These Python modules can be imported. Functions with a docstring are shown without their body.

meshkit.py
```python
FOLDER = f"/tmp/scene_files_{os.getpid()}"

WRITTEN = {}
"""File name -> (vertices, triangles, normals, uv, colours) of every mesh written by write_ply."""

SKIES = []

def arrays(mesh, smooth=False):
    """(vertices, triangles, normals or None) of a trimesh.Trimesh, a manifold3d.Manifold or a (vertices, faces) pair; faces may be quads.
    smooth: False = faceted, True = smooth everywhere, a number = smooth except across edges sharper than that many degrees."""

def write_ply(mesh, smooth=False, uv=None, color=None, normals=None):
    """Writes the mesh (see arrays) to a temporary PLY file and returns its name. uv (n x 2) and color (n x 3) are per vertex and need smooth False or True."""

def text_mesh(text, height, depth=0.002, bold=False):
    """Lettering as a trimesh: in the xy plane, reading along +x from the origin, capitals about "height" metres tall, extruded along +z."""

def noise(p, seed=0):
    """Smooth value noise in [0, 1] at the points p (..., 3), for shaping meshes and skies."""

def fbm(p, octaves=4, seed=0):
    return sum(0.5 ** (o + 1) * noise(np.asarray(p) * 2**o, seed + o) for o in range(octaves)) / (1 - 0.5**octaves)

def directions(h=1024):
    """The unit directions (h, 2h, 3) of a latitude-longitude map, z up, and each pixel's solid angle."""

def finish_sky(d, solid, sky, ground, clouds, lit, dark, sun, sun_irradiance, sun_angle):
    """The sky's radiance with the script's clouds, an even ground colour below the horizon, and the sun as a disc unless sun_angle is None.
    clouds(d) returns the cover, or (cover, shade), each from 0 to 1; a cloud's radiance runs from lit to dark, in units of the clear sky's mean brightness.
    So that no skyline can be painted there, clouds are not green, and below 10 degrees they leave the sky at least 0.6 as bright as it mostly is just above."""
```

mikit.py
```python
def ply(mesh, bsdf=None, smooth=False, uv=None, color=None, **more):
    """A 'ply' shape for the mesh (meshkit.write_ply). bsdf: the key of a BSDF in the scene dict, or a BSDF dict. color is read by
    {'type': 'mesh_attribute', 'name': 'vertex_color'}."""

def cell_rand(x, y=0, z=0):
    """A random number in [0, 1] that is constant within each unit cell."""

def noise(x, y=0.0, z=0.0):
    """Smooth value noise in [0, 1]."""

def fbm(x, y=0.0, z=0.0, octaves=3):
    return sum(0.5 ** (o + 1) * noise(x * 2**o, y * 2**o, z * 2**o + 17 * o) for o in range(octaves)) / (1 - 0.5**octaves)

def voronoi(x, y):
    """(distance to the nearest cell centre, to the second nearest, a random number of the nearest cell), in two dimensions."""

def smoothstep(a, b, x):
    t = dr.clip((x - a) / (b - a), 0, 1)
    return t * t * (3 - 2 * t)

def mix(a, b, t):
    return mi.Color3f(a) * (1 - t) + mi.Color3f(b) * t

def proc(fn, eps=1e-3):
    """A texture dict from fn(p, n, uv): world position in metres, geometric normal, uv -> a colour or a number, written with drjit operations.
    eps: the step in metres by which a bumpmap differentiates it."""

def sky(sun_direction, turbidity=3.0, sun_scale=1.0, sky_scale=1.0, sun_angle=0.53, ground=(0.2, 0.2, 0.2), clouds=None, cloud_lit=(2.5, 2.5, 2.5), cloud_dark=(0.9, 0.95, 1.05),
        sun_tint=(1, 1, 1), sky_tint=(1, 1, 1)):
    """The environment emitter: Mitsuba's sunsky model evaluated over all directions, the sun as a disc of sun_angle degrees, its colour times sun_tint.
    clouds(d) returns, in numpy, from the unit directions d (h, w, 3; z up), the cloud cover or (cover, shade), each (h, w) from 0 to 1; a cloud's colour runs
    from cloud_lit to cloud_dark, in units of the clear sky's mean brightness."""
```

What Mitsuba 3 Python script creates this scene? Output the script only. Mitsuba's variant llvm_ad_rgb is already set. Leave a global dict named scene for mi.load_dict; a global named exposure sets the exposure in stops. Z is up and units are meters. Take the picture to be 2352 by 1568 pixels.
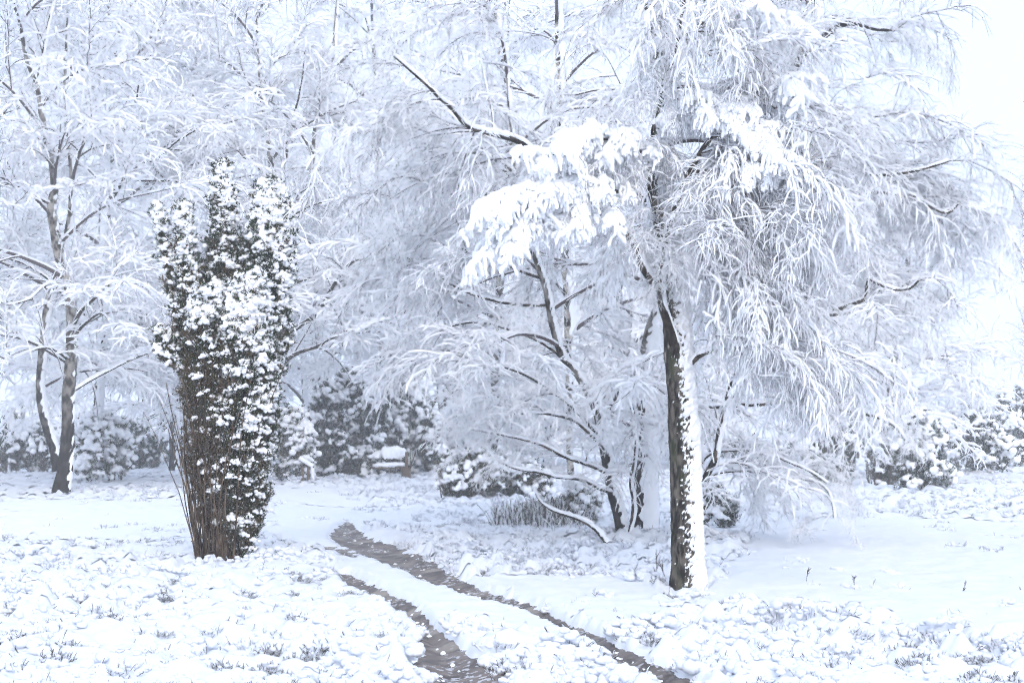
import math
import numpy as np, trimesh, shapely, mitsuba as mi, drjit as dr
import mikit, meshkit
from mikit import noise, fbm, smoothstep, mix

T = mi.ScalarTransform4f
scene, labels = {}, {}

# ------------------------------------------------------------------ camera, sky, exposure
CAM_Z, F, HORIZON = 1.6, 3267.0, 990.0          # focal length and horizon in the units of a 2352 x 1568 picture
FOV = 2 * math.degrees(math.atan(1176 / F))
scene['camera'] = {'type': 'perspective', 'fov': FOV, 'fov_axis': 'x', 'near_clip': 0.1, 'far_clip': 1500.0,
                   'principal_point_offset_y': -(HORIZON - 784.0) / 1568.0,
                   'to_world': T().look_at(origin=[0, 0, CAM_Z], target=[0, 10, CAM_Z], up=[0, 0, 1]),
                   'medium': {'type': 'ref', 'id': 'haze_air'}}
scene['sky'] = mikit.sky((0.12, -0.85, 0.50), turbidity=4, sun_scale=0.30, sun_angle=40, ground=(0.75, 0.78, 0.84),
                         clouds=lambda d: 1.0, cloud_lit=(1.42, 1.67, 2.13), cloud_dark=(1.42, 1.67, 2.13), sun_tint=(0.84, 0.95, 1.20))
exposure = 2.57
HAZE = 0.0030
scene['haze_air'] = {'type': 'homogeneous', 'albedo': {'type': 'rgb', 'value': [0.96, 0.965, 0.97]},
                     'sigma_t': {'type': 'rgb', 'value': [HAZE] * 3}}

def at(px, py, y):
    """The point at distance y in front of the camera that stands at (px, py)."""
    return np.array([(px - 1176.0) / F * y, y, CAM_Z - (py - HORIZON) / F * y])

def dist(py):
    return CAM_Z * F / (py - HORIZON)

# ------------------------------------------------------------------ materials
def rgb(*c): return {'type': 'rgb', 'value': list(c)}
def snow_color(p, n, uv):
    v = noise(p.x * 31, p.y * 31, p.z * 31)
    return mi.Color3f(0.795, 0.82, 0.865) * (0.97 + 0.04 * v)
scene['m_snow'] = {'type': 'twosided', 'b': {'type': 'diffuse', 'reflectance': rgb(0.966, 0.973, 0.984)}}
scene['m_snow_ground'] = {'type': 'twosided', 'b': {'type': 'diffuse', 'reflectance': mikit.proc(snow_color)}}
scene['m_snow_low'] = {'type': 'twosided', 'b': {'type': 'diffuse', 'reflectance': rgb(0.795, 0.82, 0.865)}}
scene['m_twig'] = {'type': 'twosided', 'b': {'type': 'diffuse', 'reflectance': rgb(0.12, 0.10, 0.10)}}
scene['m_heather'] = {'type': 'twosided', 'b': {'type': 'diffuse', 'reflectance': rgb(0.06, 0.05, 0.042)}}
scene['m_needle_green'] = {'type': 'twosided', 'b': {'type': 'diffuse', 'reflectance': rgb(0.032, 0.046, 0.022)}}
scene['m_needle_dark'] = {'type': 'twosided', 'b': {'type': 'diffuse', 'reflectance': rgb(0.017, 0.023, 0.016)}}
scene['m_needle_olive'] = {'type': 'twosided', 'b': {'type': 'diffuse', 'reflectance': rgb(0.075, 0.066, 0.034)}}
scene['m_needle_brown'] = {'type': 'twosided', 'b': {'type': 'diffuse', 'reflectance': rgb(0.105, 0.074, 0.046)}}
def stem_color(p, n, uv):
    v = fbm(p.x * 20, p.y * 20, p.z * 6)
    return mix((0.05, 0.035, 0.026), (0.17, 0.125, 0.09), smoothstep(0.3, 0.75, v))
scene['m_stem'] = {'type': 'diffuse', 'reflectance': mikit.proc(stem_color)}
def dark_bark(p, n, uv):
    v = fbm(p.x * 42, p.y * 42, p.z * 9, 3)
    g = noise(p.x * 9 + 4, p.y * 9, p.z * 3.5)
    c = mix((0.018, 0.016, 0.014), (0.135, 0.118, 0.098), smoothstep(0.34, 0.72, v))
    pale = smoothstep(0.72, 0.85, noise(p.x * 26, p.y * 26, p.z * 14)) * smoothstep(1.6, 2.6, p.z)
    return mix(mix(c, (0.055, 0.065, 0.032), 0.55 * smoothstep(0.55, 0.8, g)), (0.42, 0.37, 0.31), 0.75 * pale)
scene['m_bark_dark'] = {'type': 'diffuse', 'reflectance': mikit.proc(dark_bark)}
def birch_bark(p, n, uv):
    v = fbm(p.x * 7, p.y * 7, p.z * 5, 3)
    l = noise(p.x * 14, p.y * 14, p.z * 62)
    c = mix((0.30, 0.265, 0.22), (0.56, 0.52, 0.46), smoothstep(0.3, 0.7, fbm(p.x * 20, p.y * 20, p.z * 30)))
    dark = dr.maximum(smoothstep(0.50, 0.60, v), 0.9 * smoothstep(0.74, 0.84, l))
    return mix(c, (0.035, 0.029, 0.024), dark)
scene['m_bark_birch'] = {'type': 'diffuse', 'reflectance': mikit.proc(birch_bark)}
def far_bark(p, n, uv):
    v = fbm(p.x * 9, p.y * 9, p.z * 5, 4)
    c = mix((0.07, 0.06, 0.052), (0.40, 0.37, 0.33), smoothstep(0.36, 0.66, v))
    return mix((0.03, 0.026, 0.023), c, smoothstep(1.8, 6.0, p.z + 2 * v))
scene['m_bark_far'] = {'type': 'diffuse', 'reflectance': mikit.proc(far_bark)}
def limb_bark(p, n, uv):
    v = fbm(p.x * 13, p.y * 13, p.z * 13, 3)
    return mix((0.03, 0.025, 0.022), (0.15, 0.12, 0.095), smoothstep(0.42, 0.78, v))
scene['m_bark_limb'] = {'type': 'diffuse', 'reflectance': mikit.proc(limb_bark)}
def mud(p, n, uv):
    v = fbm(p.x * 9, p.y * 9, 0.0, 4)
    c = mix((0.060, 0.046, 0.040), (0.150, 0.120, 0.105), smoothstep(0.3, 0.75, v))
    c = mix(c, (0.55, 0.55, 0.58), 0.7 * smoothstep(0.60, 0.80, noise(p.x * 34, p.y * 30, 1.0)) * smoothstep(0.35, 0.65, noise(p.x * 3.1, p.y * 2.0, 7.0)))
    return mix(c, (0.30, 0.26, 0.22), 0.6 * smoothstep(0.66, 0.8, noise(p.x * 2.3, p.y * 2.3, 3.0)))
scene['m_mud'] = {'type': 'principled', 'base_color': mikit.proc(mud), 'roughness': 0.42, 'specular': 0.5}
def wood(p, n, uv):
    return mix((0.10, 0.075, 0.055), (0.24, 0.18, 0.13), fbm(p.x * 6, p.y * 40, p.z * 40))
scene['m_wood'] = {'type': 'diffuse', 'reflectance': mikit.proc(wood)}

# ------------------------------------------------------------------ scene helpers
used = {}
def key_for(name, parent=None):
    base = f'{parent}__{name}' if parent else name
    n = used.get(base, -1) + 1
    used[base] = n
    return base if n == 0 else f'{base}_{n:03d}'

def put(name, mesh, bsdf, parent=None, smooth=True, **info):
    key = key_for(name, parent)
    scene[key] = mikit.ply(mesh, bsdf, smooth=smooth)
    if info: labels[key] = info
    return key

def thing(name, label, category, group=None):
    key = key_for(name)
    labels[key] = {'label': label, 'category': category, **({'group': group} if group else {})}
    return key

def xform(pos, yaw=0.0, scale=1.0, mirror=False, tilt=0.0):
    c, s = math.cos(yaw), math.sin(yaw)
    ct, st = math.cos(tilt), math.sin(tilt)
    R = np.array([[c, -s, 0], [s, c, 0], [0, 0, 1.0]]) @ np.array([[ct, 0, st], [0, 1, 0], [-st, 0, ct]])
    sc = np.broadcast_to(scale, 3).astype(float).copy()
    if mirror: sc[1] *= -1
    M = np.eye(4); M[:3, :3] = R * sc; M[:3, 3] = pos
    return M

def instance(key, group, M):
    scene[key] = {'type': 'instance', 'to_world': T(M.tolist()), 'shapegroup': {'type': 'ref', 'id': group}}

# ------------------------------------------------------------------ mesh helpers
def unit(v): return v / (np.linalg.norm(v, axis=-1, keepdims=True) + 1e-12)

def tangents(P): return unit(np.gradient(P, axis=-2))

def frames(P, ref=None):
    t = tangents(P)
    mean = unit(P[:, -1] - P[:, 0])
    if ref is None:
        ref = np.where(np.abs(mean[:, 2:]) < 0.8, [[0, 0, 1.0]], [[0.9, 0.44, 0.0]])
    a = unit(np.cross(t, ref[:, None]))
    return t, a, np.cross(t, a)

def tubes(P, R, sides, cap=False):
    """P (n, k, 3) polylines, R (n, k) radii -> (vertices, faces)."""
    n, k, _ = P.shape
    t, a, b = frames(P)
    ang = np.arange(sides) * 2 * np.pi / sides
    v = P[:, :, None] + R[:, :, None, None] * (np.cos(ang)[:, None] * a[:, :, None] + np.sin(ang)[:, None] * b[:, :, None])
    i, j, m = np.meshgrid(np.arange(n), np.arange(k - 1), np.arange(sides), indexing='ij')
    q = lambda jj, mm: (i * k + jj) * sides + mm % sides
    f = np.stack([q(j, m), q(j, m + 1), q(j + 1, m + 1), q(j + 1, m)], -1).reshape(-1, 4)
    return v.reshape(-1, 3), np.vstack([f[:, [0, 1, 2]], f[:, [0, 2, 3]]])

def join(parts):
    vs, fs, at_ = [], [], 0
    for v, f in parts:
        vs.append(v); fs.append(f + at_); at_ += len(v)
    return np.vstack(vs), np.vstack(fs)

def grow(rng, p0, d0, L, k, grav, jit=0.12):
    """n lines from p0 along d0, bent by gravity (grav > 0 droops)."""
    n = len(p0)
    P = np.empty((n, k, 3)); P[:, 0] = p0
    d = unit(d0)
    step = (np.broadcast_to(L, n) / (k - 1))[:, None]
    g = np.broadcast_to(grav, n)[:, None]
    for i in range(1, k):
        P[:, i] = P[:, i - 1] + d * step
        d = unit(d + np.array([0, 0, -1.0]) * g / (k - 1) + rng.normal(0, jit, (n, 3)))
    return P

WIND = unit(np.array([0.97, -0.20, 0.0]))
def snow_lines(rng, P, R, th, wind, rough=0.35):
    """The strips of snow that lie along twigs: (polylines, radii)."""
    t = tangents(P)
    up = np.array([0, 0, 1.0]) - t[..., 2:] * t
    h = np.linalg.norm(up, axis=-1)
    w = wind - (t @ wind)[..., None] * t
    d = unit(up + 0.45 * w)
    r = th * (0.42 + 0.58 * h) * np.clip(rng.normal(1, rough, h.shape), 0.35, 1.9)
    r[:, -1] *= 0.55
    r = np.maximum(r, R * 0.8)
    return P + d * (R + 0.45 * r)[..., None], r

def lerp_line(P, s):
    """Points and tangents at the parameters s (n lines x m) of P (n, k, 3)."""
    n, k, _ = P.shape
    x = np.clip(s, 0, 0.9999) * (k - 1)
    i = np.floor(x).astype(int); f = (x - i)[..., None]
    r = np.arange(n)[:, None]
    return P[r, i] * (1 - f) + P[r, i + 1] * f, unit(P[r, i + 1] - P[r, i])

def side_dirs(rng, t, lo, hi, lift=0.0):
    """Directions that leave t at an angle lo..hi (radians), spread around it but mostly sideways."""
    n = t.shape[0]
    side = unit(np.cross(t, [[0, 0, 1.0]]) + 1e-6)
    up = np.cross(side, t)
    phi = rng.normal(0, 0.7, n) + np.where(np.arange(n) % 2, 0, np.pi)
    o = np.cos(phi)[:, None] * side + np.sin(phi)[:, None] * up
    a = rng.uniform(lo, hi, n)[:, None]
    return unit(np.cos(a) * t + np.sin(a) * o + np.array([0, 0, lift]))

# ------------------------------------------------------------------ twig sprays (library of instanced pieces)
def make_spray(seed, L=1.1, n1=16, n2=3, elev=0.25, droop=(0.9, 1.3, 1.2), twig=0.0021, th=0.0100, l1=0.52, l2=0.45, sides=3, ss=4, k=5, k2=3, jit=0.2, bare=0.04, fine=1, lo=0.5, hi=1.3, rough=0.45):
    rng = np.random.default_rng(seed)
    P0 = grow(rng, np.zeros((1, 3)), np.array([[math.cos(elev), rng.normal(0, 0.1), math.sin(elev)]]), L, 7, droop[0], 0.14)
    s1 = np.linspace(0.05, 0.97, n1)[None] + rng.uniform(-0.04, 0.04, (1, n1))
    p, t = lerp_line(P0, s1)
    d = side_dirs(rng, t[0], lo, hi, 0.08)
    P1 = grow(rng, p[0], d, L * l1 * (1.05 - 0.55 * s1[0]) * rng.uniform(0.5, 1.3, n1), k, droop[1], jit)
    s2 = np.tile(np.linspace(0.2, 0.92, n2), (n1, 1)) + rng.uniform(-0.12, 0.08, (n1, n2))
    p, t = lerp_line(P1, s2)
    d = side_dirs(rng, t.reshape(-1, 3), lo, hi, 0.0)
    P2 = grow(rng, p.reshape(-1, 3), d, L * l1 * l2 * rng.uniform(0.4, 1.3, n1 * n2), k2, droop[2], jit * 1.1)
    levels = [(P0, 2.4, 1.4, 1.25), (P1, 1.5, 0.9, 1.0), (P2, 0.95, 0.65, 0.8)]
    if fine:
        p, t = lerp_line(P2, rng.uniform(0.2, 0.9, (len(P2), fine)))
        P3 = grow(rng, p.reshape(-1, 3), side_dirs(rng, t.reshape(-1, 3), lo, hi), L * l1 * l2 * 0.5 * rng.uniform(0.5, 1.3, len(P2) * fine), 3, droop[2], jit)
        levels.append((P3, 0.6, 0.45, 0.6))
    wind = unit(np.array([rng.normal(), rng.normal(), 0.0]))
    tw, sn = [], []
    for P, r0, r1, a in levels:
        R = np.linspace(r0, r1, P.shape[1])[None] * twig * np.ones((len(P), 1))
        tw.append(tubes(P, R, sides))
        Q, r = snow_lines(rng, P, R, th * a, wind, rough)
        keep = rng.random(len(P)) > (bare if len(P) > 20 else bare * 0.4)
        sn.append(tubes(Q[keep], r[keep], ss))
    return join(tw), join(sn)

GROUPS = {}
def library(kind, count, seed, twig_mat='m_twig', **kw):
    out = []
    for i in range(count):
        tw, sn = make_spray(seed + i, **kw)
        g = f'lib_{kind}_{i}'
        scene[g] = {'type': 'shapegroup', 'twig': mikit.ply(tw, twig_mat), 'snow': mikit.ply(sn, 'm_snow', smooth=True)}
        out.append(g)
    GROUPS[kind] = out

library('arch', 7, 100, L=1.1, elev=0.30, droop=(0.8, 0.6, 0.5), jit=0.15, bare=0.12)                       # arching fans
library('hang', 7, 200, L=1.2, elev=-0.20, droop=(1.5, 1.7, 1.4), l1=0.48, jit=0.14, lo=0.35, hi=1.0, bare=0.14)            # weeping twigs
library('upright', 5, 300, L=1.1, elev=0.75, droop=(0.4, 0.3, 0.3))                   # reaching up
library('fine', 8, 600, L=1.15, elev=0.0, droop=(1.1, 1.1, 0.9), l1=0.48, l2=0.5, th=0.0086, twig=0.0022, n1=19, n2=4, bare=0.17, fine=1, jit=0.15, lo=0.3, hi=0.95, ss=3)
library('mid', 8, 900, L=1.15, elev=0.10, droop=(1.0, 1.0, 0.9), l1=0.50, l2=0.5, th=0.0125, twig=0.0029, n1=16, n2=3, bare=0.12, fine=0, jit=0.14, lo=0.35, hi=1.1)
library('drape', 7, 650, L=0.95, elev=-0.15, droop=(1.9, 2.6, 2.2), l1=0.52, l2=0.5, th=0.0185, twig=0.0030, n1=16, n2=3, k2=4, k=6, bare=0.20, fine=0, jit=0.12, lo=0.3, hi=1.0, rough=0.35)  # soft white curtains  # lace of thin twigs
library('far_arch', 7, 800, L=1.15, elev=0.25, droop=(0.9, 0.8, 0.7), l1=0.50, l2=0.5, th=0.0170, twig=0.0036, n1=12, n2=3, bare=0.07, fine=0, jit=0.16, lo=0.4, hi=1.1)   # the same, coarse, for trees far off
library('far_up', 5, 850, L=1.15, elev=0.75, droop=(0.4, 0.4, 0.3), l1=0.50, l2=0.5, th=0.0170, twig=0.0036, n1=12, n2=3, bare=0.07, fine=0, jit=0.16, lo=0.4, hi=1.0)
library('loaded', 6, 500, L=1.0, elev=-0.05, droop=(1.2, 1.8, 1.6), th=0.0145, l1=0.42, ss=5, bare=0.04, fine=1, n1=16, k=6, jit=0.22, rough=0.65)
library('laden', 7, 400, L=0.85, elev=0.15, droop=(1.5, 2.6, 2.2), n1=15, n2=2, k2=5, th=0.056, l1=0.46, l2=0.45, ss=6, k=9, twig=0.0045, bare=0.03, fine=0, rough=0.22)   # heavy with snow

# ------------------------------------------------------------------ woody parts
def resample(pts, rad, step):
    pts = np.asarray(pts, float); rad = np.asarray(rad, float)
    d = np.r_[0, np.cumsum(np.linalg.norm(np.diff(pts, axis=0), axis=1))]
    n = max(4, int(d[-1] / step) + 1)
    s = np.linspace(0, d[-1], n)
    from scipy.interpolate import PchipInterpolator
    return PchipInterpolator(d, pts)(s), np.interp(s, d, rad)

def trunk_mesh(P, R, sides, relief, seed, ridge=5.0):
    """A bark tube with vertical ridges."""
    n = len(P)
    t, a, b = frames(P[None], np.array([[0.2, 1.0, 0.1]]))
    ang = np.arange(sides) * 2 * np.pi / sides
    N = np.cos(ang)[None, :, None] * a[0][:, None] + np.sin(ang)[None, :, None] * b[0][:, None]
    q = P[:, None] + N * R[:, None, None]
    f = meshkit.fbm(q * [ridge * 5, ridge * 5, ridge] + seed, 3) - 0.5
    f2 = meshkit.fbm(q * 1.6 + seed * 3, 2) - 0.5
    r = R[:, None] * (1 + 0.22 * f2) + relief * f * 2
    return q, N, r

def grid_faces(n, sides):
    i, m = np.meshgrid(np.arange(n - 1), np.arange(sides), indexing='ij')
    q = np.stack([i * sides + m, i * sides + (m + 1) % sides, (i + 1) * sides + (m + 1) % sides, (i + 1) * sides + m], -1).reshape(-1, 4)
    return np.vstack([q[:, [0, 1, 2]], q[:, [0, 2, 3]]])

def wood(parent, name, pts, rad, bark, step=0.06, sides=14, relief=0.006, thick=0.03, cover=0.0, seed=0, lump=9.0, nrough=1.1, spread=1.0, ridge=5.0, label=None):
    """A trunk or limb and the snow that sticks to its weather side and lies on its top, as a child."""
    P, R = resample(pts, rad, step)
    q, N, r = trunk_mesh(P, R, sides, relief, seed, ridge)
    v = (P[:, None] + N * r[..., None]).reshape(-1, 3)
    k = put(name, (v, grid_faces(len(P), sides)), bark, parent, **({'label': label} if label else {}))
    t = tangents(P[None])[0]
    up = np.array([0, 0, 1.0]) - t[:, 2:] * t
    d = unit(1.6 * up + 0.75 * (WIND - (t @ WIND)[:, None] * t))
    c = (N * d[:, None]).sum(-1)                                   # cosine to the snow side
    nz = meshkit.fbm(q * lump + seed * 7 + 3, 3) - 0.5
    nz = 0.55 * nz + 0.95 * (meshkit.fbm(q * lump * 3.3 * np.array([1, 1, 1.5]) + seed + 11, 2) - 0.5)
    m = spread * (c - 0.12) + cover + nrough * nz
    s = np.clip(m / 0.55, 0, 1); s = s * s * (3 - 2 * s)
    rr = r + thick * s * (0.72 + 1.25 * nz) - 0.006 * (1 - s) - np.where(m < 0, 0.02, 0)
    v = (P[:, None] + N * np.maximum(rr, 0.001)[..., None]).reshape(-1, 3)
    put('snow', (v, grid_faces(len(P), sides)), 'm_snow', k)
    return k, P, R

# ------------------------------------------------------------------ trees
class Tree:
    def __init__(self, key, seed, size=1.0, kinds=('arch', 'hang'), bark='m_bark_limb'):
        self.key, self.rng, self.size, self.kinds, self.bark = key, np.random.default_rng(seed), size, kinds, bark
        self.lines, self.n, self.seed = [], 0, seed
        self.thin, self.thin_r = [], []

    def spray(self, p, yaw, kind=None, scale=1.0):
        r = self.rng
        kind = kind or self.kinds[int(r.random() * len(self.kinds))]
        g = GROUPS[kind][int(r.integers(len(GROUPS[kind])))]
        self.n += 1
        s = scale * self.size * r.uniform(0.75, 1.25)
        instance(f'{self.key}__twigs__{self.n:03d}', g, xform(p, yaw, s, r.random() < 0.5, r.normal(0, 0.12)))

    def limb(self, pts, r0, r1, name='limb', twigs=True, sc=1.0, back=0.75, cover=0.25, dens=1.0, kinds=None, start=0.22, thick=0.035, side_len=0.5, label=None, solo=True, sides=9):
        pts = np.asarray(pts, float)
        rad = np.linspace(r0, r1, len(pts))
        if solo:
            wood(self.key, name, pts, rad, self.bark, step=0.09 * self.size, sides=sides, relief=0.003, thick=thick, cover=cover, seed=self.seed + len(self.lines), lump=7, label=label)
        else:
            P, R = resample(pts, rad, 1e9 if False else max(np.linalg.norm(np.diff(pts, axis=0), axis=1).sum() / 10.01, 1e-3))
            self.thin.append(P[:11]); self.thin_r.append(R[:11])
        self.lines.append(pts)
        if twigs: self.dress(pts, dens, kinds, start, side_len, sc, back if solo else 0.0)

    def dress(self, pts, dens=1.0, kinds=None, start=0.22, side_len=0.5, sc=1.0, back=0.0):
        """Side branches along a limb and twig sprays along those and along the limb's outer part."""
        r = self.rng
        P, _ = resample(pts, np.ones(len(pts)), 0.15)
        P = P[None]
        L = np.linalg.norm(np.diff(P[0], axis=0), axis=1).sum()
        n = max(3, int(L / (0.46 * self.size) * dens))
        s = np.sort(r.uniform(start, 0.98, n))[None]
        p, t = lerp_line(P, s)
        d = side_dirs(r, t[0], 0.5, 1.05, 0.12)
        d[:, 1] = np.where(r.random(n) < back, np.abs(d[:, 1]), d[:, 1])
        ln = sc * (side_len * L * (1.1 - s[0]) + 0.45 * self.size) * r.uniform(0.65, 1.15, n)
        Q = grow(r, p[0], d, ln, 11, 0.75, 0.06)
        rad = np.linspace(1, 0.35, 11)[None] * (0.0045 + 0.0045 * ln[:, None]) * (1.0 if self.size < 1.3 else 1.7)
        for q, rr in zip(Q, rad):
            self.thin.append(q); self.thin_r.append(rr)
        ks = kinds or self.kinds
        def sprays(line, m, lo):
            ss = np.linspace(lo, 1.0, m)[None] + r.uniform(-0.05, 0.05, (1, m))
            pp, tt = lerp_line(line[None], ss)
            for j in range(m):
                y = math.atan2(tt[0, j, 1], tt[0, j, 0]) + (r.normal(0, 0.25) if j == m - 1 else (0.75 if j % 2 else -0.75) * r.uniform(0.4, 1.5))
                self.spray(pp[0, j], y, ks[int(r.random() * len(ks))], sc)
        for q, l_ in zip(Q, ln):
            sprays(q, max(2, int(l_ / (0.42 * self.size) * dens)), 0.25)
        sprays(P[0], max(2, int(L * 0.6 / (0.45 * self.size) * dens)), 0.45)

    def auto(self, trunk, n, z0, z1, Lfun, elev=(0.5, 1.0), droop=1.0, az=None, r=0.03, dens=1.0, kinds=None, solo=0):
        """n limbs around a trunk between the heights z0 and z1."""
        trunk = np.asarray(trunk, float)
        zs = np.linspace(z0, z1, n) + self.rng.uniform(-0.1, 0.1, n)
        for i, z in enumerate(zs):
            o = np.array([np.interp(z, trunk[:, 2], trunk[:, c]) for c in (0, 1)] + [z])
            a = (i * 2.39996 + self.seed if az is None else self.rng.uniform(*az)) + self.rng.normal(0, 0.25)
            f = (z - z0) / max(z1 - z0, 1e-6)
            L = Lfun(f) * self.rng.uniform(0.8, 1.15)
            e = elev[0] + (elev[1] - elev[0]) * f + self.rng.normal(0, 0.1)
            P = grow(self.rng, o[None], np.array([[math.cos(a) * math.cos(e), math.sin(a) * math.cos(e), math.sin(e)]]), L, 8, droop, 0.06)[0]
            self.limb(P, r * (0.5 + L / 5), 0.01 * self.size, dens=dens, kinds=kinds, solo=i < solo)

    def finish(self):
        P, R = np.array(self.thin), np.array(self.thin_r)
        put('branches', tubes(P, R, 5), 'm_twig', self.key, kind='stuff')
        Q, r = snow_lines(self.rng, P, R, 0.015 * self.size ** 0.5, WIND, 0.25)
        put('branch_snow', tubes(Q, r, 5), 'm_snow', self.key, kind='stuff')
        labels[f'{self.key}__twigs'] = {'kind': 'stuff'}

def px(points, y0, y1):
    """Picture points of a limb that runs from the distance y0 to y1."""
    ys = np.linspace(y0, y1, len(points))
    return np.array([at(a, b, y) for (a, b), y in zip(points, ys)])

exec_trees = True
# ---- ground height
def ground_h(x, y):
    p = np.stack([np.asarray(x, float) / 5.0, np.asarray(y, float) / 5.0, np.zeros_like(np.asarray(x, float))], -1)
    return 0.16 * (meshkit.fbm(p + 40, 3) - 0.5)

def on_ground(pxx, y):
    x = (pxx - 1176.0) / F * y
    return np.array([x, y, float(ground_h(x, y))])

# ---- ruts of the track, as centre lines (x, y) and half widths
def rut_line(pts, k=1.0):
    out = [((a - 1176.0) / F * dist(b), dist(b), w * k) for a, b, w in pts]
    from scipy.interpolate import PchipInterpolator
    o = np.array(out); s = np.arange(len(o)); q = np.linspace(0, len(o) - 1, 140)
    return np.stack([PchipInterpolator(s, o[:, c])(q) for c in range(3)], 1)
RUT_R = rut_line([(800, 1204, .12), (796, 1222, .30), (815, 1240, .44), (850, 1256, .48), (895, 1278, .44), (945, 1302, .36), (1010, 1330, .30), (1090, 1362, .27), (1165, 1392, .24), (1250, 1425, .14), (1330, 1463, .13), (1400, 1500, .13), (1470, 1540, .15), (1560, 1590, .20), (1680, 1660, .20)], 0.72)
RUT_L = rut_line([(790, 1318, .10), (836, 1346, .20), (868, 1360, .17), (900, 1382, .17), (935, 1405, .15), (962, 1430, .10), (980, 1452, .10), (1000, 1485, .16), (1030, 1525, .25), (1056, 1570, .28), (1090, 1640, .28), (1140, 1740, .28)], 0.74)
RUT_F = rut_line([(700, 1160, .03), (780, 1168, .16), (840, 1166, .12), (900, 1172, .02)])
RUT_G = rut_line([(640, 1236, .04), (690, 1250, .16), (750, 1262, .22), (790, 1275, .14), (815, 1290, .03)])
from scipy.spatial import cKDTree
def rut_depth(x, y):
    """1 in the middle of a rut, 0 at its edge, negative outside."""
    best = np.full(np.shape(x), -9.0)
    for rut, gain in ((RUT_R, 1.0), (RUT_L, 1.0), (RUT_F, 0.55), (RUT_G, 0.5)):
        d, i = cKDTree(rut[:, :2]).query(np.stack([x, y], -1).reshape(-1, 2))
        best = np.maximum(best, (gain * (1 - d / rut[i, 2])).reshape(np.shape(x)))
    return best

def rut_gap(x, y):
    """Metres from the edge of the nearest rut."""
    best = np.full(np.shape(x), 99.0)
    for rut in (RUT_R, RUT_L):
        d, i = cKDTree(rut[:, :2]).query(np.stack([x, y], -1).reshape(-1, 2))
        best = np.minimum(best, (d - rut[i, 2]).reshape(np.shape(x)))
    return best

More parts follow.
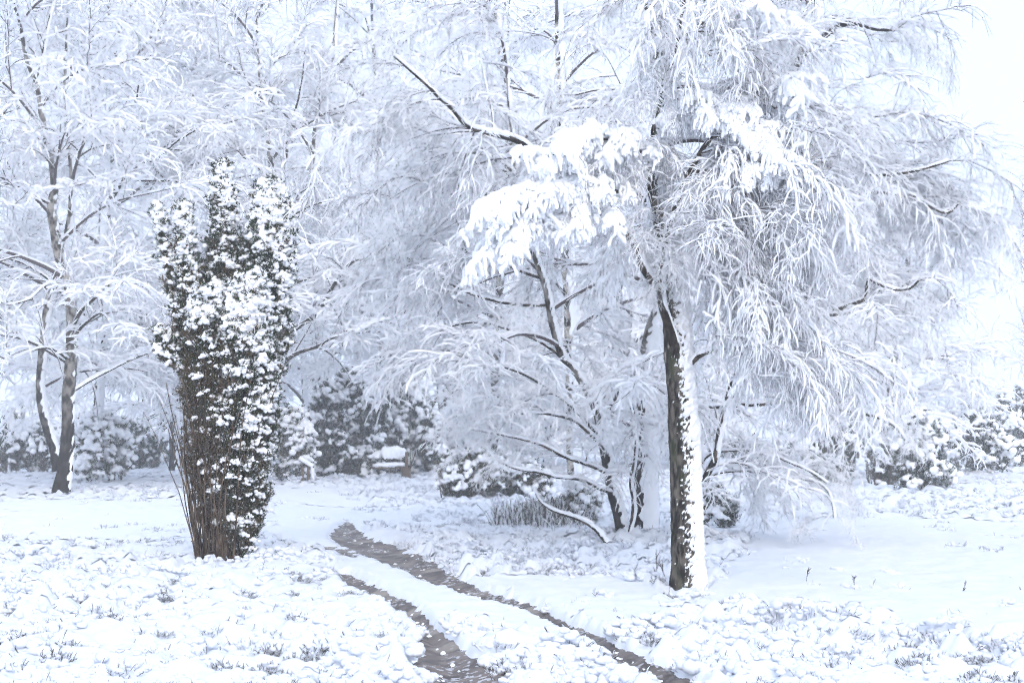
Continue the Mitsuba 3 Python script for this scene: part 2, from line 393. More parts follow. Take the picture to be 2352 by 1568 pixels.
# ---- heather: where it grows (0..1)
def poly(pts): return shapely.Polygon([((a - 1176.0) / F * dist(b), dist(b)) for a, b in pts])
SMOOTH = [poly([(1690, 1195), (2500, 1205), (2700, 1440), (2200, 1475), (1950, 1420), (1640, 1395), (1700, 1300)]),
          poly([(-300, 1160), (440, 1150), (445, 1225), (200, 1245), (-300, 1235)]),
          poly([(600, 1120), (850, 1135), (890, 1200), (800, 1215), (900, 1265), (1260, 1430), (1420, 1520), (1330, 1500), (1180, 1470), (1060, 1450), (960, 1420), (800, 1310), (620, 1230)]),
          poly([(1050, 1335), (1240, 1320), (1500, 1345), (1560, 1400), (1500, 1440), (1420, 1480)])]
def heather(x, y):
    x, y = np.asarray(x, float), np.asarray(y, float)
    p = np.stack([x, y, x * 0], -1)
    k = 0.03 * y
    qx = x + k * (meshkit.fbm(p / 1.3 + 9, 3) - 0.5) * 1.6
    qy = y + k * (meshkit.fbm(p / 1.3 + 77, 3) - 0.5) * 3.5
    m = np.ones(x.shape)
    for g in SMOOTH:
        m = np.where(shapely.contains_xy(g, qx, qy), 0.07, m)
    patch = meshkit.fbm(p / np.array([2.2, 2.6, 1]) + 5, 3)
    m *= np.clip((patch - 0.26) / 0.22, 0.4, 1)
    return m * np.clip((rut_gap(x, y) + 0.03) / 0.16, 0, 1)

def lumps(x, y, cell, seed):
    """Soft lumps that run into each other, 0..1."""
    X, Y = x / cell, y / cell
    ix, iy = np.floor(X), np.floor(Y)
    out = np.zeros(np.shape(x))
    def h(a, b, s):
        v = np.sin(a * 127.1 + b * 311.7 + (s + seed) * 74.7) * 43758.5453
        return v - np.floor(v)
    for a in (-1, 0, 1):
        for b in (-1, 0, 1):
            cx, cy = ix + a, iy + b
            d2 = (cx + h(cx, cy, 1) - X) ** 2 + (cy + h(cx, cy, 2) - Y) ** 2
            out += (0.25 + 0.9 * h(cx, cy, 4)) * np.exp(-d2 / (0.10 + 0.14 * h(cx, cy, 3)))
    return np.tanh(out)

def pits(x, y):
    p = np.stack([x, y, x * 0], -1)
    return np.clip((meshkit.fbm(p * [3.2, 2.6, 1] + 61, 3) - 0.60) / 0.10, 0, 1)

def snow_top(x, y, m=None):
    g = ground_h(x, y)
    p = np.stack([x, y, x * 0], -1)
    m = heather(x, y) if m is None else m
    big = meshkit.fbm(p * 1.1 + 12, 2) - 0.4
    bump = 0.13 * lumps(x, y, 0.15, 1) + 0.05 * lumps(x + 3, y, 0.08, 2) + 0.16 * lumps(x, y, 0.40, 4) + 0.16 * big
    fine = 0.030 * (meshkit.fbm(p * 6 + 3, 3) - 0.5) + 0.030 * lumps(x, y, 0.24, 8)
    h = np.maximum(g + 0.05 + m * (bump - 0.12 - 0.10 * pits(x, y)) + (1 - 0.6 * m) * fine, g + 0.004 - 0.03 * pits(x, y) * m)
    rd = rut_depth(x, y) + 0.55 * (meshkit.fbm(p * [2.2, 1.2, 1] + 31, 3) - 0.5) + 0.5 * (meshkit.fbm(p * [12, 9, 1] + 3, 3) - 0.5)
    cut = np.clip((rd + 0.45) / 0.9, 0, 1)
    return h - cut * 0.15

def geo(a, b, s0, growth):
    out = [a]
    while out[-1] < b:
        out.append(out[-1] + s0); s0 *= growth
    return np.array(out)

def sheet(xs, ys, zf, name, bsdf, **info):
    X, Y = np.meshgrid(xs, ys)
    Z = zf(X, Y)
    n, m = X.shape
    i, j = np.meshgrid(np.arange(n - 1), np.arange(m - 1), indexing='ij')
    q = np.stack([i * m + j, i * m + j + 1, (i + 1) * m + j + 1, (i + 1) * m + j], -1).reshape(-1, 4)
    return put(name, (np.stack([X, Y, Z], -1).reshape(-1, 3), np.vstack([q[:, [0, 1, 2]], q[:, [0, 2, 3]]])), bsdf, **info)

half = geo(0.0, 140.0, 0.021, 1.0085)
xs = np.r_[-half[:0:-1], half] * 1.0
near = geo(8.3, 140.0, 0.023, 1.0062)
ys = np.r_[-30, -15, -5, 0, 3, 5, 6, 7, 7.6, 8.0, near]
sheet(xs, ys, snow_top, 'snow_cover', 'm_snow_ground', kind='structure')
gx = np.r_[-140, -80, -40, -20, -10, np.arange(-7, 6.01, 0.05), 10, 20, 40, 80, 140]
gy = np.r_[-30, -10, 0, 5, np.geomspace(7.6, 40, 300), 60, 90, 140]
def dirt_top(x, y):
    p = np.stack([x, y, x * 0], -1)
    return ground_h(x, y) - 0.005 - 0.05 * np.clip(rut_depth(x, y), 0, 1) + 0.035 * (meshkit.fbm(p * 7, 3) - 0.5) - 0.25 * (np.abs(x) > 7.5) - 0.25 * (y > 41)
sheet(gx, gy, dirt_top, 'muddy_ground', 'm_mud', kind='structure')

# ---- heather tufts under snow
def blob(rng, r, squash=0.8, sub=1):
    m = trimesh.creation.icosphere(subdivisions=sub, radius=1.0)
    v = m.vertices * (1 + 0.38 * (meshkit.noise(m.vertices * 1.7 + rng.uniform(0, 99, 3)) - 0.5)[:, None])
    return v * [r, r * rng.uniform(0.75, 1.2), r * squash], np.array(m.faces)

def tuft_group(i, nb, rb, nt, spread, hgt, th):
    """A tuft of heather: fine forked twigs, each with its own snow, and nb lumps of snow caught among them."""
    rng = np.random.default_rng(900 + i)
    parts = []
    for _ in range(nb):
        a, q = rng.uniform(0, 6.283), math.sqrt(rng.random()) * spread
        v, f = blob(rng, rb * rng.uniform(0.35, 1.1), rng.uniform(0.5, 0.9), 1)
        parts.append((v + [q * math.cos(a), q * math.sin(a), hgt * (1 - (q / spread) ** 2) * rng.uniform(0.2, 0.9)], f))
    a = rng.uniform(0, 6.283, nt); q = np.sqrt(rng.random(nt)) * spread
    p0 = np.stack([q * np.cos(a) * 0.7, q * np.sin(a) * 0.7, np.full(nt, -0.05)], 1)
    d = np.stack([np.cos(a) * q / spread * 0.8, np.sin(a) * q / spread * 0.8, np.ones(nt)], 1) + rng.normal(0, 0.3, (nt, 3))
    P = grow(rng, p0, d, hgt * rng.uniform(0.8, 1.7, nt), 4, 0.15, 0.16)
    p1, t = lerp_line(P, rng.uniform(0.4, 0.95, (nt, 2)))
    P2 = grow(rng, p1.reshape(-1, 3), side_dirs(rng, t.reshape(-1, 3), 0.3, 0.9, 0.3), 0.45 * hgt, 4, 0, 0.12)
    P = P[:, ::1]; A = np.concatenate([P, P2])[:, [0, 1, 3]]; R = np.full(A.shape[:2], 0.0020)
    tw = tubes(A, R, 3)
    keep = rng.random(len(A)) < 0.8
    Q, r = snow_lines(rng, A[keep], R[keep], th, WIND, 0.5)
    parts.append(tubes(Q, r, 3))
    g = f'lib_tuft_{i}'
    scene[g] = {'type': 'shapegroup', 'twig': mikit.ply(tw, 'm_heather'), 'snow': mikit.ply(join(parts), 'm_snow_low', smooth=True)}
    return g
TUFT_SNOW = [tuft_group(i, 20, 0.048, 3, 0.19, 0.10, 0.014) for i in range(5)]        # buried
TUFT_TWIG = [tuft_group(10 + i, 12, 0.030, 22, 0.16, 0.088, 0.014) for i in range(5)]   # snowy twigs
TUFT_DARK = [tuft_group(20 + i, 3, 0.024, 34, 0.10, 0.065, 0.0035) for i in range(3)]   # dark tufts in the hollows

foot_ = on_ground(512, 17.2)
rng = np.random.default_rng(5)
N = 16000
yy = np.exp(rng.uniform(math.log(8.2), math.log(52), N))
xx = yy * rng.uniform(-0.47, 0.47, N)
mm = np.where(rut_gap(xx, yy) < 0.10, 0, heather(xx, yy))
zz = snow_top(xx, yy, mm)
dark = meshkit.fbm(np.stack([xx / 1.1, yy / 1.5, xx * 0 + 8], -1), 3)
count = 0
pit = pits(xx, yy)
for x, y, z, m, dk, pt in zip(xx, yy, zz, mm, dark, pit):
    if math.hypot(x - foot_[0], y - foot_[1]) < 0.42: continue
    px_, py_ = 1176 + x / y * F, HORIZON + CAM_Z / y * F
    bank = 800 < px_ < 1420 and 1120 < py_ < 1330
    right = px_ > 1450 and py_ > 1420
    low = not bank and py_ < 1280
    u = rng.random()
    if pt > 0.5 and m > 0.3 and py_ > 1200 and u < (0.5 if right else 0.32): g, dz = TUFT_DARK[int(rng.integers(3))], 0.012
    elif u > m * (0.8 if bank else 0.5 if low else 0.5): continue
    elif rng.random() < (0.85 if bank else 0.8 if low else 0.16 if right else 0.06): g, dz = TUFT_TWIG[int(rng.integers(5))], -0.04
    else: g, dz = TUFT_SNOW[int(rng.integers(5))], -0.055
    count += 1
    instance(f'heather__{count:04d}', g, xform([x, y, z + dz], rng.uniform(0, 6.28), rng.uniform(0.6, 1.15) * (1 + max(0, y - 20) * 0.012)))
labels['heather'] = {'label': 'low heather buried in lumps of fresh snow with dark twigs poking out', 'category': 'heather', 'kind': 'stuff'}

# ------------------------------------------------------------------ the birches
def pxd(pts):
    return np.array([at(a, b, y) for a, b, y in pts])

def base_fix(P):
    P = np.array(P); P[0, 2] = float(ground_h(P[0, 0], P[0, 1])) - 0.1
    return P

# A: the near birch with the dark trunk
A = thing('birch_tree', 'nearest birch with thick dark trunk, its right side plastered with snow, weeping snow-laden boughs', 'birch tree')
tr = base_fix(pxd([(1576, 1372, 14.0), (1577, 1300, 14.0), (1574, 1180, 14.0), (1571, 1050, 14.0), (1562, 900, 14.0), (1553, 770, 14.0), (1549, 690, 14.05), (1538, 600, 14.1), (1520, 500, 14.2), (1506, 420, 14.2), (1508, 330, 14.25), (1525, 230, 14.3), (1500, 60, 14.4), (1478, -60, 14.5), (1470, -400, 14.7), (1480, -800, 14.8)]))
trad = [0.185, 0.150, 0.142, 0.138, 0.130, 0.120, 0.112, 0.098, 0.085, 0.075, 0.068, 0.062, 0.05, 0.045, 0.03, 0.01]
wood(A, 'trunk', tr, trad, 'm_bark_dark', step=0.017, sides=96, relief=0.016, thick=0.045, cover=0.04, seed=3, lump=21, ridge=6, nrough=1.7, spread=0.7)
tA = Tree(A, 11, 0.85, ('fine', 'drape', 'hang'))
tA.limb(pxd([(1530, 670, 14.05), (1509, 655, 14.0), (1479, 615, 13.95), (1459, 565, 13.9), (1439, 537, 13.8), (1399, 508, 13.7), (1360, 488, 13.6), (1290, 470, 13.5), (1220, 480, 13.4), (1150, 520, 13.3), (1110, 590, 13.25)]), 0.052, 0.010, kinds=('hang', 'fine'), start=0.35, dens=0.4, sc=0.7, cover=0.05, thick=0.025)
tA.limb(pxd([(1556, 830, 13.95), (1546, 780, 13.85), (1530, 730, 13.8), (1519, 690, 13.8), (1519, 640, 13.82), (1530, 570, 13.88), (1550, 480, 13.9), (1590, 385, 13.8), (1650, 310, 13.7), (1720, 330, 13.6), (1780, 420, 13.5)]), 0.05, 0.014, kinds=('drape', 'fine', 'drape'), start=0.5, cover=-0.35, thick=0.02)
tA.limb(pxd([(1509, 380, 14.2), (1470, 340, 14.0), (1420, 310, 13.8), (1350, 310, 13.6), (1290, 350, 13.5), (1250, 390, 13.4)]), 0.04, 0.012, kinds=('hang', 'fine'), start=0.3, dens=0.4, sc=0.7, cover=-0.1)
tA.limb(pxd([(1525, 250, 14.3), (1580, 220, 14.2), (1650, 200, 14.0), (1720, 200, 13.8), (1780, 250, 13.6)]), 0.035, 0.012, kinds=('drape', 'fine'), start=0.3, dens=0.8)
tA.limb(pxd([(1560, 880, 14.0), (1620, 810, 13.9), (1690, 795, 13.8), (1740, 800, 13.6), (1800, 830, 13.5)]), 0.03, 0.01, kinds=('hang',), dens=0.7)
tA.limb(pxd([(1530, 230, 14.3), (1560, 110, 14.3), (1575, 0, 14.3), (1590, -150, 14.2), (1640, -350, 14.2)]), 0.05, 0.02, kinds=('hang', 'arch'), start=0.3)
tA.auto(tr, 9, 3.6, 6.5, lambda f: 1.6 - 0.5 * f, (0.3, 0.6), 1.6, az=(-1.3, 1.9), r=0.03, kinds=('fine', 'drape', 'hang'), dens=0.7)
# the heavy boughs: thick snow lying on drooping twig masses
def bough(tree, pts, reps, w):
    P, _ = resample(pxd(pts), np.ones(len(pts)), 0.05)
    r = tree.rng
    s = np.linspace(0.05, 1, reps)[None]
    p, t = lerp_line(P[None], s)
    for j in range(reps):
        a = math.atan2(t[0, j, 1], t[0, j, 0]) + r.choice([-1, 1]) * r.uniform(0.1, 0.9)
        tree.spray(p[0, j] + r.normal(0, w, 3) * [1, 1, 0.4], a, 'laden', r.uniform(0.45, 0.7))
    tree.limb(P[::4], 0.02, 0.008, twigs=False, solo=False)
bough(tA, [(1400, 500, 13.7), (1300, 500, 13.4), (1220, 520, 13.2), (1185, 555, 13.1), (1165, 585, 13.0)], 36, 0.05)
bough(tA, [(1420, 440, 13.8), (1320, 430, 13.4), (1230, 445, 13.2), (1175, 470, 13.1), (1150, 495, 13.0)], 38, 0.05)
bough(tA, [(1490, 360, 14.0), (1420, 320, 13.7), (1360, 325, 13.5), (1300, 360, 13.4), (1285, 370, 13.3)], 34, 0.06)
bough(tA, [(1525, 290, 14.0), (1560, 250, 13.8), (1620, 250, 13.6), (1680, 290, 13.5), (1730, 350, 13.4), (1750, 400, 13.3)], 42, 0.07)
bough(tA, [(1600, 240, 13.9), (1680, 190, 13.8), (1740, 180, 13.7), (1790, 200, 13.6)], 14, 0.07)
bough(tA, [(1600, 60, 14.1), (1680, 40, 13.9), (1760, 60, 13.7)], 10, 0.1)
for _ in range(110):                                                     # the weeping curtain of the right-hand side
    r = tA.rng; a = r.uniform(0, 1)
    q = at(1600 + 215 * a + r.normal(0, 14), 320 + 260 * a ** 2 + r.uniform(-20, 430), 13.95 - 0.7 * r.random())
    tA.spray(q, r.normal(0, 0.7), ('drape', 'fine', 'drape', 'hang')[int(r.integers(4))], 0.8)
for _ in range(34):
    r = tA.rng; q = r.uniform(90, 560)
    tA.spray(at(1518 + r.normal(0, 34), q, 13.95 - 0.35 * r.random()), r.normal(0, 1.8), ('mid', 'drape')[int(r.integers(2))], 0.5)
for _ in range(26):
    r = tA.rng; u = r.random()
    tA.spray(at(1190 + 330 * u + r.normal(0, 15), 540 - 230 * u + r.normal(0, 22), 13.3 + 0.3 * u), r.normal(2.6, 1.0), 'drape', 0.5)
for _ in range(18):
    r = tA.rng
    tA.spray(at(1545 + r.normal(0, 45), r.uniform(400, 660), 13.85 - 0.2 * r.random()), r.normal(0, 1.6), 'fine', 0.55)
tA.finish()

# B: the large birch close behind, its bare limbs reaching right and left
B = thing('birch_tree', 'tall spreading birch just behind the nearest one, crooked dark limbs reaching far left and right', 'birch tree')
tr = base_fix(pxd([(1478, 1226, 21.5), (1480, 1150, 21.5), (1484, 1000, 21.5), (1490, 830, 21.5), (1505, 760, 21.5), (1530, 690, 21.5), (1580, 580, 21.5), (1640, 460, 21.4), (1712, 330, 21.3), (1722, 290, 21.3), (1803, 185, 21.2), (1830, 130, 21.1), (1862, 68, 21.0), (1880, -60, 21.0), (1885, -300, 21.0)]))
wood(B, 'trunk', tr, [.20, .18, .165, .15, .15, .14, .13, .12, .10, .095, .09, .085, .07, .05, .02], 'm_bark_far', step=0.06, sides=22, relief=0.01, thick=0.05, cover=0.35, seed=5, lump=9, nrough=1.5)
tB = Tree(B, 23, 1.0, ('mid', 'fine', 'mid', 'hang'))
L_ = tB.limb
L_(pxd([(1500, 470, 21.5), (1400, 410, 20.4), (1330, 385, 19.4), (1264, 367, 18.8), (1234, 358, 18.6), (1209, 335, 18.4), (1174, 317, 18.2), (1134, 307, 18.0), (1094, 297, 17.8), (1064, 280, 17.7), (1049, 262, 17.6), (1034, 245, 17.5), (1009, 225, 17.4), (985, 200, 17.3), (940, 160, 17.2), (905, 130, 17.1)]), 0.07, 0.012, back=1.0, dens=1.1, label='long bare limb reaching up to the left')
L_(pxd([(1820, 160, 21.1), (1850, 120, 20.8), (1873, 95, 20.6), (1913, 70, 20.3), (1940, 55, 20.1), (1975, 57, 19.9), (2008, 67, 19.7), (2048, 70, 19.5)]), 0.07, 0.02, sc=0.8, dens=1.2, side_len=0.33)
L_(pxd([(1718, 300, 21.3), (1743, 294, 21.0), (1778, 302, 20.7), (1790, 335, 20.5), (1803, 347, 20.4), (1835, 327, 20.2), (1860, 305, 20.0), (1940, 280, 19.5), (2040, 265, 19.0)]), 0.05, 0.014, dens=1.1, side_len=0.33)
L_(pxd([(1690, 380, 21.2), (1738, 390, 20.8), (1753, 400, 20.6), (1783, 410, 20.4), (1818, 407, 20.2), (1853, 400, 20.0), (1893, 394, 19.8), (1968, 388, 19.4), (1993, 402, 19.2), (2060, 400, 18.9), (2180, 370, 18.6)]), 0.06, 0.015, dens=1.1, side_len=0.33)
L_(pxd([(1640, 460, 21.3), (1720, 470, 20.8), (1783, 440, 20.5), (1813, 460, 20.3), (1880, 430, 20.0), (2000, 440, 19.5), (2098, 450, 19.2), (2133, 472, 19.0), (2178, 490, 18.8), (2200, 470, 18.7)]), 0.05, 0.013, dens=1.0, side_len=0.33)
L_(pxd([(1590, 600, 21.4), (1700, 670, 20.5), (1798, 688, 20.0), (1833, 700, 19.8), (1853, 715, 19.7), (1888, 725, 19.5), (1950, 720, 19.2), (2030, 760, 18.8)]), 0.065, 0.015, dens=1.0, side_len=0.33)
L_(pxd([(1838, 703, 19.8), (1850, 690, 19.75), (1868, 650, 19.7), (1878, 615, 19.7), (1893, 560, 19.6), (1913, 525, 19.6), (1938, 490, 19.5), (1990, 430, 19.4)]), 0.035, 0.012, dens=0.7, start=0.4)
L_(pxd([(1888, 725, 19.5), (1940, 705, 19.3), (1968, 695, 19.2), (1988, 685, 19.1), (1995, 640, 19.1), (2023, 655, 18.9), (2078, 667, 18.6), (2110, 645, 18.4)]), 0.035, 0.012, dens=0.8, side_len=0.33)
L_(pxd([(1545, 1260, 20.6), (1575, 1180, 20.0), (1608, 1114, 19.6), (1633, 1074, 19.5), (1645, 1044, 19.4), (1650, 1000, 19.4), (1668, 920, 19.3), (1690, 850, 19.2)]), 0.065, 0.02, dens=0.7, start=0.5)
L_(pxd([(1560, 940, 20.8), (1700, 930, 20.0), (1800, 925, 19.6), (1870, 920, 19.3), (1928, 939, 19.0), (1993, 952, 18.7), (2038, 967, 18.5), (2068, 994, 18.4), (2078, 1010, 18.3)]), 0.035, 0.012, kinds=('fine', 'hang'), dens=1.1, sc=0.40, start=0.5)
L_(pxd([(1600, 1085, 20.3), (1640, 1040, 20.0), (1708, 1034, 19.7), (1768, 1044, 19.4), (1818, 1064, 19.2), (1863, 1084, 19.0), (1900, 1110, 18.9)]), 0.013, 0.01, kinds=('fine', 'hang'), dens=1.0, start=0.35, sc=0.45)
L_(pxd([(1600, 1120, 20.3), (1660, 1085, 20.0), (1718, 1082, 19.7), (1778, 1092, 19.4), (1828, 1099, 19.2), (1873, 1106, 19.0), (1905, 1135, 18.8), (1915, 1190, 18.7)]), 0.013, 0.008, kinds=('fine', 'hang'), dens=0.8, start=0.4, sc=0.42)
tB.auto(tr, 15, 3.6, 9.5, lambda f: 3.0 - 1.2 * f, (0.4, 0.9), 1.0, az=(1.0, 5.3), r=0.03, dens=0.62)
tB.finish()
print('B', tB.n, 'A', tA.n)

# C: the leaning birch left of the big trunk
C = thing('birch_tree', 'leaning slender birch with peeling bark left of the nearest trunk, low branches fanning left', 'birch tree')
tr = base_fix(pxd([(1434, 1234, 20.8), (1424, 1190, 20.8), (1408, 1130, 20.8), (1393, 1050, 20.8), (1383, 1000, 20.8), (1372, 950, 20.7), (1344, 890, 20.6), (1329, 864, 20.6), (1289, 812, 20.5), (1268, 740, 20.4), (1254, 665, 20.3), (1239, 620, 20.2), (1215, 540, 20.1), (1190, 420, 20.0), (1170, 250, 20.0), (1160, 100, 20.0)]))
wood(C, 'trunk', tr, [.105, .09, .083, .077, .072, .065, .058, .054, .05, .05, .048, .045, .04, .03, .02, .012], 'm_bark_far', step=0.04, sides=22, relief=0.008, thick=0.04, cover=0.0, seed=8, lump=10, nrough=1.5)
tC = Tree(C, 37, 0.9, ('mid', 'far_arch', 'mid'))
L_ = tC.limb
L_(pxd([(1383, 1000, 20.8), (1381, 978, 20.7), (1399, 939, 20.5), (1430, 890, 20.2), (1455, 860, 20.0), (1480, 880, 19.8)]), 0.035, 0.012, kinds=('loaded', 'hang'))
L_(pxd([(1405, 1130, 20.8), (1384, 1124, 20.6), (1330, 1100, 20.3), (1280, 1095, 20.0), (1234, 1084, 19.8), (1180, 1075, 19.6), (1150, 1060, 19.5)]), 0.035, 0.01, kinds=('arch', 'upright', 'fine'), dens=0.8, sc=0.36, back=0.3)
L_(pxd([(1400, 1090, 20.8), (1360, 1070, 20.4), (1300, 1050, 20.1), (1240, 1020, 19.9), (1160, 1000, 19.6), (1080, 985, 19.4)]), 0.035, 0.01, kinds=('arch', 'fine', 'upright'), dens=1.3, sc=0.55, back=0.3)
L_(pxd([(1395, 1040, 20.8), (1360, 1000, 20.6), (1304, 959, 20.4), (1239, 949, 20.1), (1160, 950, 19.9), (1105, 955, 19.75)]), 0.035, 0.01, kinds=('far_arch', 'mid', 'far_up'), dens=1.1, sc=0.8, back=0.4)
L_(pxd([(1390, 1020, 20.9), (1340, 960, 21.0), (1270, 900, 21.2), (1180, 850, 21.3), (1090, 830, 21.4), (1000, 830, 21.5)]), 0.035, 0.01, dens=0.8)
L_(pxd([(1300, 830, 20.5), (1250, 790, 20.6), (1180, 760, 20.7), (1090, 740, 20.9), (1010, 760, 21.0)]), 0.03, 0.01, dens=0.55)
L_(pxd([(1262, 700, 20.4), (1200, 700, 20.5), (1134, 690, 20.6), (1050, 660, 20.8), (990, 620, 21.0), (930, 590, 21.2)]), 0.03, 0.01, dens=0.55)
L_(pxd([(1250, 640, 20.3), (1190, 620, 20.4), (1100, 580, 20.6), (1010, 560, 20.8), (940, 500, 21.0)]), 0.03, 0.01, dens=0.55)
L_(pxd([(1225, 580, 20.1), (1150, 500, 20.2), (1060, 450, 20.4), (960, 440, 20.6)]), 0.03, 0.01, dens=0.55)
L_(pxd([(1200, 470, 20.0), (1150, 380, 20.1), (1080, 340, 20.3), (1000, 340, 20.5)]), 0.03, 0.01, dens=0.55)
L_(pxd([(1443, 1232, 20.6), (1455, 1150, 20.6), (1448, 1110, 20.6), (1458, 1050, 20.5), (1462, 980, 20.5), (1440, 900, 20.4)]), 0.03, 0.012, dens=0.5, start=0.5, label='thin crooked side stem beside the main trunk')
tC.auto(tr, 11, 2.0, 6.5, lambda f: 2.0 - 0.6 * f, (0.4, 0.8), 1.2, r=0.03, dens=0.8)
tC.finish()

def birch(label, spine, rad, seed, size, n, z0, z1, L, limbs=(), kinds=('far_arch', 'far_up', 'far_arch'), dens=0.8, elev=(0.5, 1.0), droop=0.8, stems=(), bark='m_bark_far', group=None, solo=0, cover=-0.4):
    k = thing('birch_tree', label, 'birch tree', group)
    tr_ = base_fix(pxd(spine))
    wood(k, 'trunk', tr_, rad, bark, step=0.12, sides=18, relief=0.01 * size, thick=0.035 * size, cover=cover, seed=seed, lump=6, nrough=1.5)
    t = Tree(k, seed, size, kinds)
    for pts, r0, r1 in limbs: t.limb(pxd(pts), r0, r1, dens=dens)
    for pts, rr in stems:
        P = pxd(pts)
        wood(k, 'stem', P, rr, bark, step=0.12, sides=16, relief=0.008 * size, thick=0.035 * size, cover=0.5 * cover, seed=seed + 1, lump=6, nrough=1.5)
        t.auto(P, max(3, n // 3), max(z0, P[0, 2] + 1.0), P[-1, 2] - 0.3, L, elev, droop, r=0.03 * size, dens=dens)
    t.auto(tr_, n, z0, z1, L, elev, droop, r=0.03 * size, dens=dens, solo=solo)
    t.finish()
    print('birch', t.n)
    return k

# D: left birch with two trunks
birch('left birch with dark curved foot, second pale trunk leaning against it', [(138, 1138, 35.5), (143, 1115, 35.5), (151, 1070, 35.5), (156, 984, 35.5), (156, 929, 35.5), (162, 850, 35.5), (165, 784, 35.5), (162, 680, 35.5), (155, 645, 35.5), (136, 590, 35.5), (125, 530, 35.5), (118, 480, 35.5), (125, 430, 35.5), (120, 380, 35.5), (106, 320, 35.5), (95, 260, 35.5), (86, 200, 35.5), (62, 140, 35.5), (45, 50, 35.5), (30, -60, 35.5)],
      [.26, .23, .19, .16, .155, .15, .145, .13, .13, .12, .115, .11, .10, .09, .08, .075, .065, .05, .04, .015], 51, 1.45, 15, 2.6, 12.5, lambda f: 4.0 - 2.2 * f,
      limbs=[([(163, 830, 35.5), (130, 806, 35.0), (105, 798, 34.5), (60, 810, 34.0), (20, 830, 33.5)], .05, .015), ([(155, 650, 35.5), (115, 650, 35.0), (60, 690, 34.5), (10, 700, 34.0)], .05, .015), ([(160, 700, 35.5), (110, 640, 36.0), (40, 600, 36.5), (-20, 590, 37)], .05, .015),
             ([(120, 470, 35.5), (60, 440, 35.0), (20, 420, 34.5), (-40, 440, 34.0)], .05, .015), ([(87, 190, 35.5), (100, 120, 35.5), (115, 40, 35.5), (140, -40, 35.5)], .05, .02), ([(165, 780, 35.5), (200, 740, 35.0), (230, 720, 34.5), (260, 760, 34)], .04, .015)],
      stems=[([(132, 1082, 36.5), (125, 1034, 36.5), (108, 984, 36.5), (95, 924, 36.5), (92, 880, 36.5), (98, 800, 36.5), (110, 700, 36.5), (140, 600, 36.5), (163, 480, 36.5), (166, 420, 36.5), (158, 320, 36.5), (150, 200, 36.5), (155, 60, 36.5), (160, -80, 36.5)], [.13, .12, .115, .11, .105, .10, .10, .09, .08, .075, .06, .05, .035, .015])], kinds=('far_arch', 'far_up', 'far_arch'), solo=4, cover=-0.75)
# E: birch behind, left of the juniper
birch('pale birch left of the tall juniper with forked limbs reaching right', [(222, 1052, 44), (225, 950, 44), (230, 850, 44), (234, 700, 44), (236, 560, 44), (240, 440, 44), (250, 380, 44), (258, 290, 44), (275, 200, 44), (282, 100, 44), (285, -50, 44)],
      [.14, .14, .14, .13, .13, .13, .12, .11, .09, .07, .02], 61, 1.7, 15, 3.4, 14.5, lambda f: 4.6 - 2.6 * f,
      limbs=[([(245, 470, 44), (270, 432, 43.5), (287, 402, 43), (320, 380, 42.5), (360, 364, 42), (400, 330, 41.5), (450, 300, 41)], .09, .02), ([(287, 405, 43), (330, 415, 42.5), (390, 415, 42), (430, 425, 41.5)], .05, .015),
             ([(246, 400, 44), (262, 360, 43.8), (273, 320, 43.6), (295, 280, 43.4), (312, 250, 43.2), (318, 200, 43), (340, 130, 42.8)], .08, .02), ([(232, 800, 44), (245, 765, 43.5), (262, 748, 43), (300, 748, 42.5), (335, 756, 42), (370, 780, 41.5)], .06, .015), ([(238, 600, 44), (290, 560, 43), (340, 590, 42), (380, 640, 41)], .05, .015), ([(234, 760, 44), (280, 720, 42), (330, 790, 40.5), (360, 880, 40)], .05, .015), ([(234, 820, 44), (290, 800, 42.5), (340, 860, 41.5), (380, 930, 41)], .05, .015), ([(234, 850, 44), (200, 830, 42), (160, 880, 41), (120, 920, 40.5)], .04, .015)],
      kinds=('far_arch', 'loaded', 'far_arch'), solo=3, cover=0.6)
# F: the birch behind the juniper
birch('many-forked pale birch rising behind the tall juniper, low limbs reaching right', [(592, 1075, 45), (596, 950, 45), (603, 800, 45), (610, 640, 45), (618, 500, 45), (630, 410, 45), (620, 350, 45), (616, 290, 45), (604, 240, 45), (596, 150, 45), (590, 40, 45), (585, -80, 45)],
      [.25, .23, .21, .20, .18, .16, .10, .09, .08, .06, .045, .02], 71, 1.7, 13, 4.2, 14.5, lambda f: 4.6 - 2.4 * f,
      limbs=[([(605, 860, 45), (652, 831, 44), (680, 812, 43.5), (730, 795, 43), (784, 766, 42), (864, 740, 41), (934, 717, 40)], .08, .02), ([(608, 800, 45), (665, 761, 44), (710, 735, 43), (740, 705, 42.5), (755, 675, 42), (784, 630, 41.5), (814, 600, 41), (850, 592, 40.5)], .10, .025),
             ([(610, 740, 45), (665, 715, 44.5), (700, 690, 44), (750, 660, 43.5), (800, 650, 43)], .05, .015), ([(640, 470, 45), (652, 415, 44.8), (657, 370, 44.6), (665, 300, 44.4), (690, 210, 44.2), (700, 120, 44)], .09, .02),
             ([(625, 560, 45), (680, 490, 45), (722, 470, 45), (760, 450, 44)], .06, .015)],
      stems=[([(612, 640, 45.5), (680, 500, 45.5), (720, 400, 45.5), (725, 325, 45.5), (731, 260, 45.5), (745, 200, 45.5), (765, 160, 45.5), (770, 60, 45.5), (780, -60, 45.5)], [.15, .14, .13, .12, .11, .09, .08, .05, .02])], kinds=('far_arch', 'far_up', 'far_arch'), solo=3)
